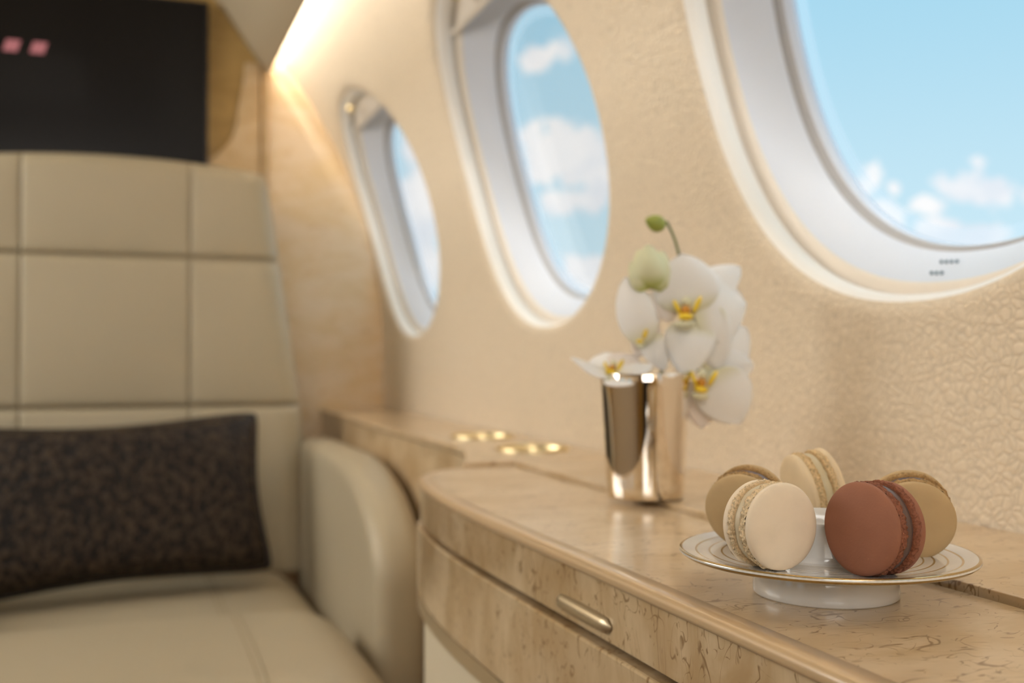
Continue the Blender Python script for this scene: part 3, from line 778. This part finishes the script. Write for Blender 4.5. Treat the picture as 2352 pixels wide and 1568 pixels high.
def lip(parent, pos, face, up, s=1.0):
    """the orchid's lip: two raised side lobes, a tongue below and the white column above"""
    face = Vector(face).normalized(); up = Vector(up); up = (up - face * up.dot(face)).normalized(); sd_ = face.cross(up)
    def blob(nm, c, ra, rb, rc, mat, ax=(1, 0, 0)):
        v, f = [], []; n1, n2 = 14, 9; rings = []
        for i in range(n2 + 1):
            a = -PI / 2 + PI * i / n2; rings.append([(math.cos(a) * math.cos(2 * PI * k / n1), math.cos(a) * math.sin(2 * PI * k / n1), math.sin(a)) for k in range(n1)])
        v, f = loft(rings); A, B, Cc = ax
        vv = [pos + (face * (c[0] + q[0] * ra * 1) + sd_ * (c[1] + q[1] * rb + q[2] * A) + up * (c[2] + q[2] * rc + q[1] * B)) * s - parent.location for q in v]
        return mesh(nm, (vv, f), M[mat], parent)
    blob('column', (.004, 0, .0045), .0050, .0042, .0045, 'petal', (0, 0, 0))
    blob('side_lobe', (.0060, -.0088, .0015), .0042, .0024, .0075, 'lipy', (-.003, 0, 0))
    blob('side_lobe', (.0060, .0075, -.0005), .0042, .0022, .0068, 'lipy', (.003, 0, 0))
    blob('throat', (.0065, .0005, -.0030), .0050, .0042, .0042, 'lipo', (0, 0, 0))
    blob('tongue', (.0085, .0005, -.0085), .0048, .0065, .0032, 'lipy', (0, 0, 0))
    blob('tongue_tip', (.0070, .0005, -.0145), .0035, .0080, .0038, 'petal', (0, 0, 0))
view = -FW
orch = empty('orchid_spray', (VP.x, VP.y, HR + .012)); tag(orch, 'stem of white moth orchids with yellow centres standing in the silver tumbler', 'flower')
PD = VD - .005
def P(x, y, dd=0): return at(x, y, PD + dd)
# stem
mesh('stem', tube(catmull([P(1500, 1090, .02), P(1508, 980, .02), P(1520, 880, .01), P(1512, 780, .012), P(1500, 730, .015), P(1525, 680, .02), P(1560, 640, .022), P(1559, 585, .02), P(1546, 540, .018), P(1530, 507, .018)], 5), .0014, 8), M['stem'], orch)
mesh('side_stem', tube(catmull([P(1520, 860, .01), P(1545, 862, .0), P(1575, 858, -.005), P(1605, 850, .0), P(1625, 862, .004)], 5), .0011, 8), M['stem'], orch)
# small green bud
orch.rotation_euler = (0, 0, 0)
def bud(nm, a, b, r, mat, n=16):
    a, b = Vector(a), Vector(b); pts = [a.lerp(b, i / n) for i in range(n + 1)]; rr = [max(1e-4, r * math.sin(PI * (i / n) ** .8) ** .7) if 0 < i < n else 1e-4 for i in range(n + 1)]
    v, f = tube(pts, rr, 20); return mesh(nm, ([p - orch.location for p in v], f), M[mat], orch)
for o_ in [c for c in orch.children]:
    for vtx in o_.data.vertices: vtx.co -= orch.location
bud('small_bud', P(1528, 522, .018), P(1482, 502, .014), .0078, 'budg')
# large half open bud
for (bx_, by_, tx, ty, w_, dd, sd_) in ((1497, 662, 1462, 572, .026, .012, 0), (1500, 665, 1520, 572, .026, .010, 1), (1492, 660, 1490, 560, .028, -.002, 2), (1490, 664, 1450, 600, .022, .002, 3), (1500, 664, 1530, 606, .020, .004, 4)):
    petal(orch, 'bud_petal', P(bx_, by_, dd * .5), P(tx, ty, dd), w_, view + RT * .2 * (sd_ - 2), .30, .22, 'bud', seed=sd_)
# main flower, facing the camera and a little to the left
c = (1583, 712)
vA = (view - RT * .25 + UP * .05).normalized()
petal(orch, 'sepal', P(1620, 668, .006), P(1702, 612, .016), .032, vA, .15, .05, seed=1)
petal(orch, 'sepal', P(1590, 738, .004), P(1572, 864, -.004), .043, vA - UP * .1, .12, .10, seed=2)
petal(orch, 'sepal', P(1560, 716, .006), P(1492, 690, .018), .024, vA, .15, .05, 'petal_in', seed=5)
petal(orch, 'petal', P(1584, 718, .002), P(1566, 582, .003), .056, vA, .10, .10, shape=.75, seed=3)
petal(orch, 'petal', P(1590, 716, .001), P(1716, 694, .008), .062, vA - RT * .15, .10, .10, shape=.72, seed=4)
petal(orch, 'petal', P(1612, 700, .004), P(1650, 850, .006), .040, vA - RT * .1, .10, .06, shape=.7, seed=9)
lip(orch, P(1578, 706, -.004), vA, UP, 1.05)
# lower right flower
vB = (view - RT * .1 - UP * .15).normalized()
petal(orch, 'petal', P(1618, 850, .012), P(1716, 752, .016), .048, vB, .10, .08, shape=.75, seed=6)
petal(orch, 'petal', P(1632, 852, .008), P(1700, 974, .004), .052, vB - RT * .2, .10, .10, shape=.75, seed=7)
petal(orch, 'petal', P(1640, 850, .012), P(1732, 838, .012), .030, vB, .10, .06, shape=.8, seed=12)
petal(orch, 'sepal', P(1610, 872, .018), P(1612, 984, .024), .036, vB, .10, .05, 'petal_in', seed=8)
lip(orch, P(1612, 868, -.002), vB, UP + RT * .1, 1.0)
# left flower, turned away to the left
vC = (view * .55 - RT * .8).normalized()
petal(orch, 'petal', P(1484, 792, .0), P(1434, 636, .006), .034, view - RT * .3, .14, .10, shape=.8, seed=10)
petal(orch, 'petal', P(1474, 780, .012), P(1508, 665, .020), .022, view, .14, .06, 'petal_in', shape=.8, seed=11)
petal(orch, 'sepal', P(1490, 770, .006), P(1528, 850, .006), .024, view, .12, .05, 'petal', seed=12)
petal(orch, 'sepal', P(1494, 730, .010), P(1462, 822, .014), .024, view, .12, .05, 'petal_in', seed=13)
lip(orch, P(1480, 770, .004), vC, UP, .62)
# flower lying open on the rim of the tumbler
vD = (UP * .9 + view * .25).normalized()
petal(orch, 'petal', P(1408, 858, .0), P(1312, 822, -.010), .040, vD, .10, .02, shape=.85, seed=14)
petal(orch, 'petal', P(1410, 856, .0), P(1498, 838, -.006), .040, vD, .10, .06, shape=.8, seed=15)
petal(orch, 'sepal', P(1410, 862, .0), P(1450, 880, -.034), .030, vD + view * .5, .10, .06, shape=.8, seed=16)
petal(orch, 'sepal', P(1405, 852, .004), P(1388, 806, .030), .034, vD + view, .10, .10, shape=.8, seed=17)
petal(orch, 'sepal', P(1415, 852, .004), P(1455, 812, .026), .030, vD + view, .10, .10, 'petal_in', shape=.8, seed=18)
lip(orch, P(1410, 846, -.006), (view * .8 + UP * .4 - RT * .3).normalized(), UP, .75)

# ------------------------------------------------------------------ lift the whole cabin so that its floor is at zero
for o in list(bpy.context.scene.objects):
    if o.parent is None and o.type not in ('CAMERA', 'LIGHT'): o.location.z += ZC
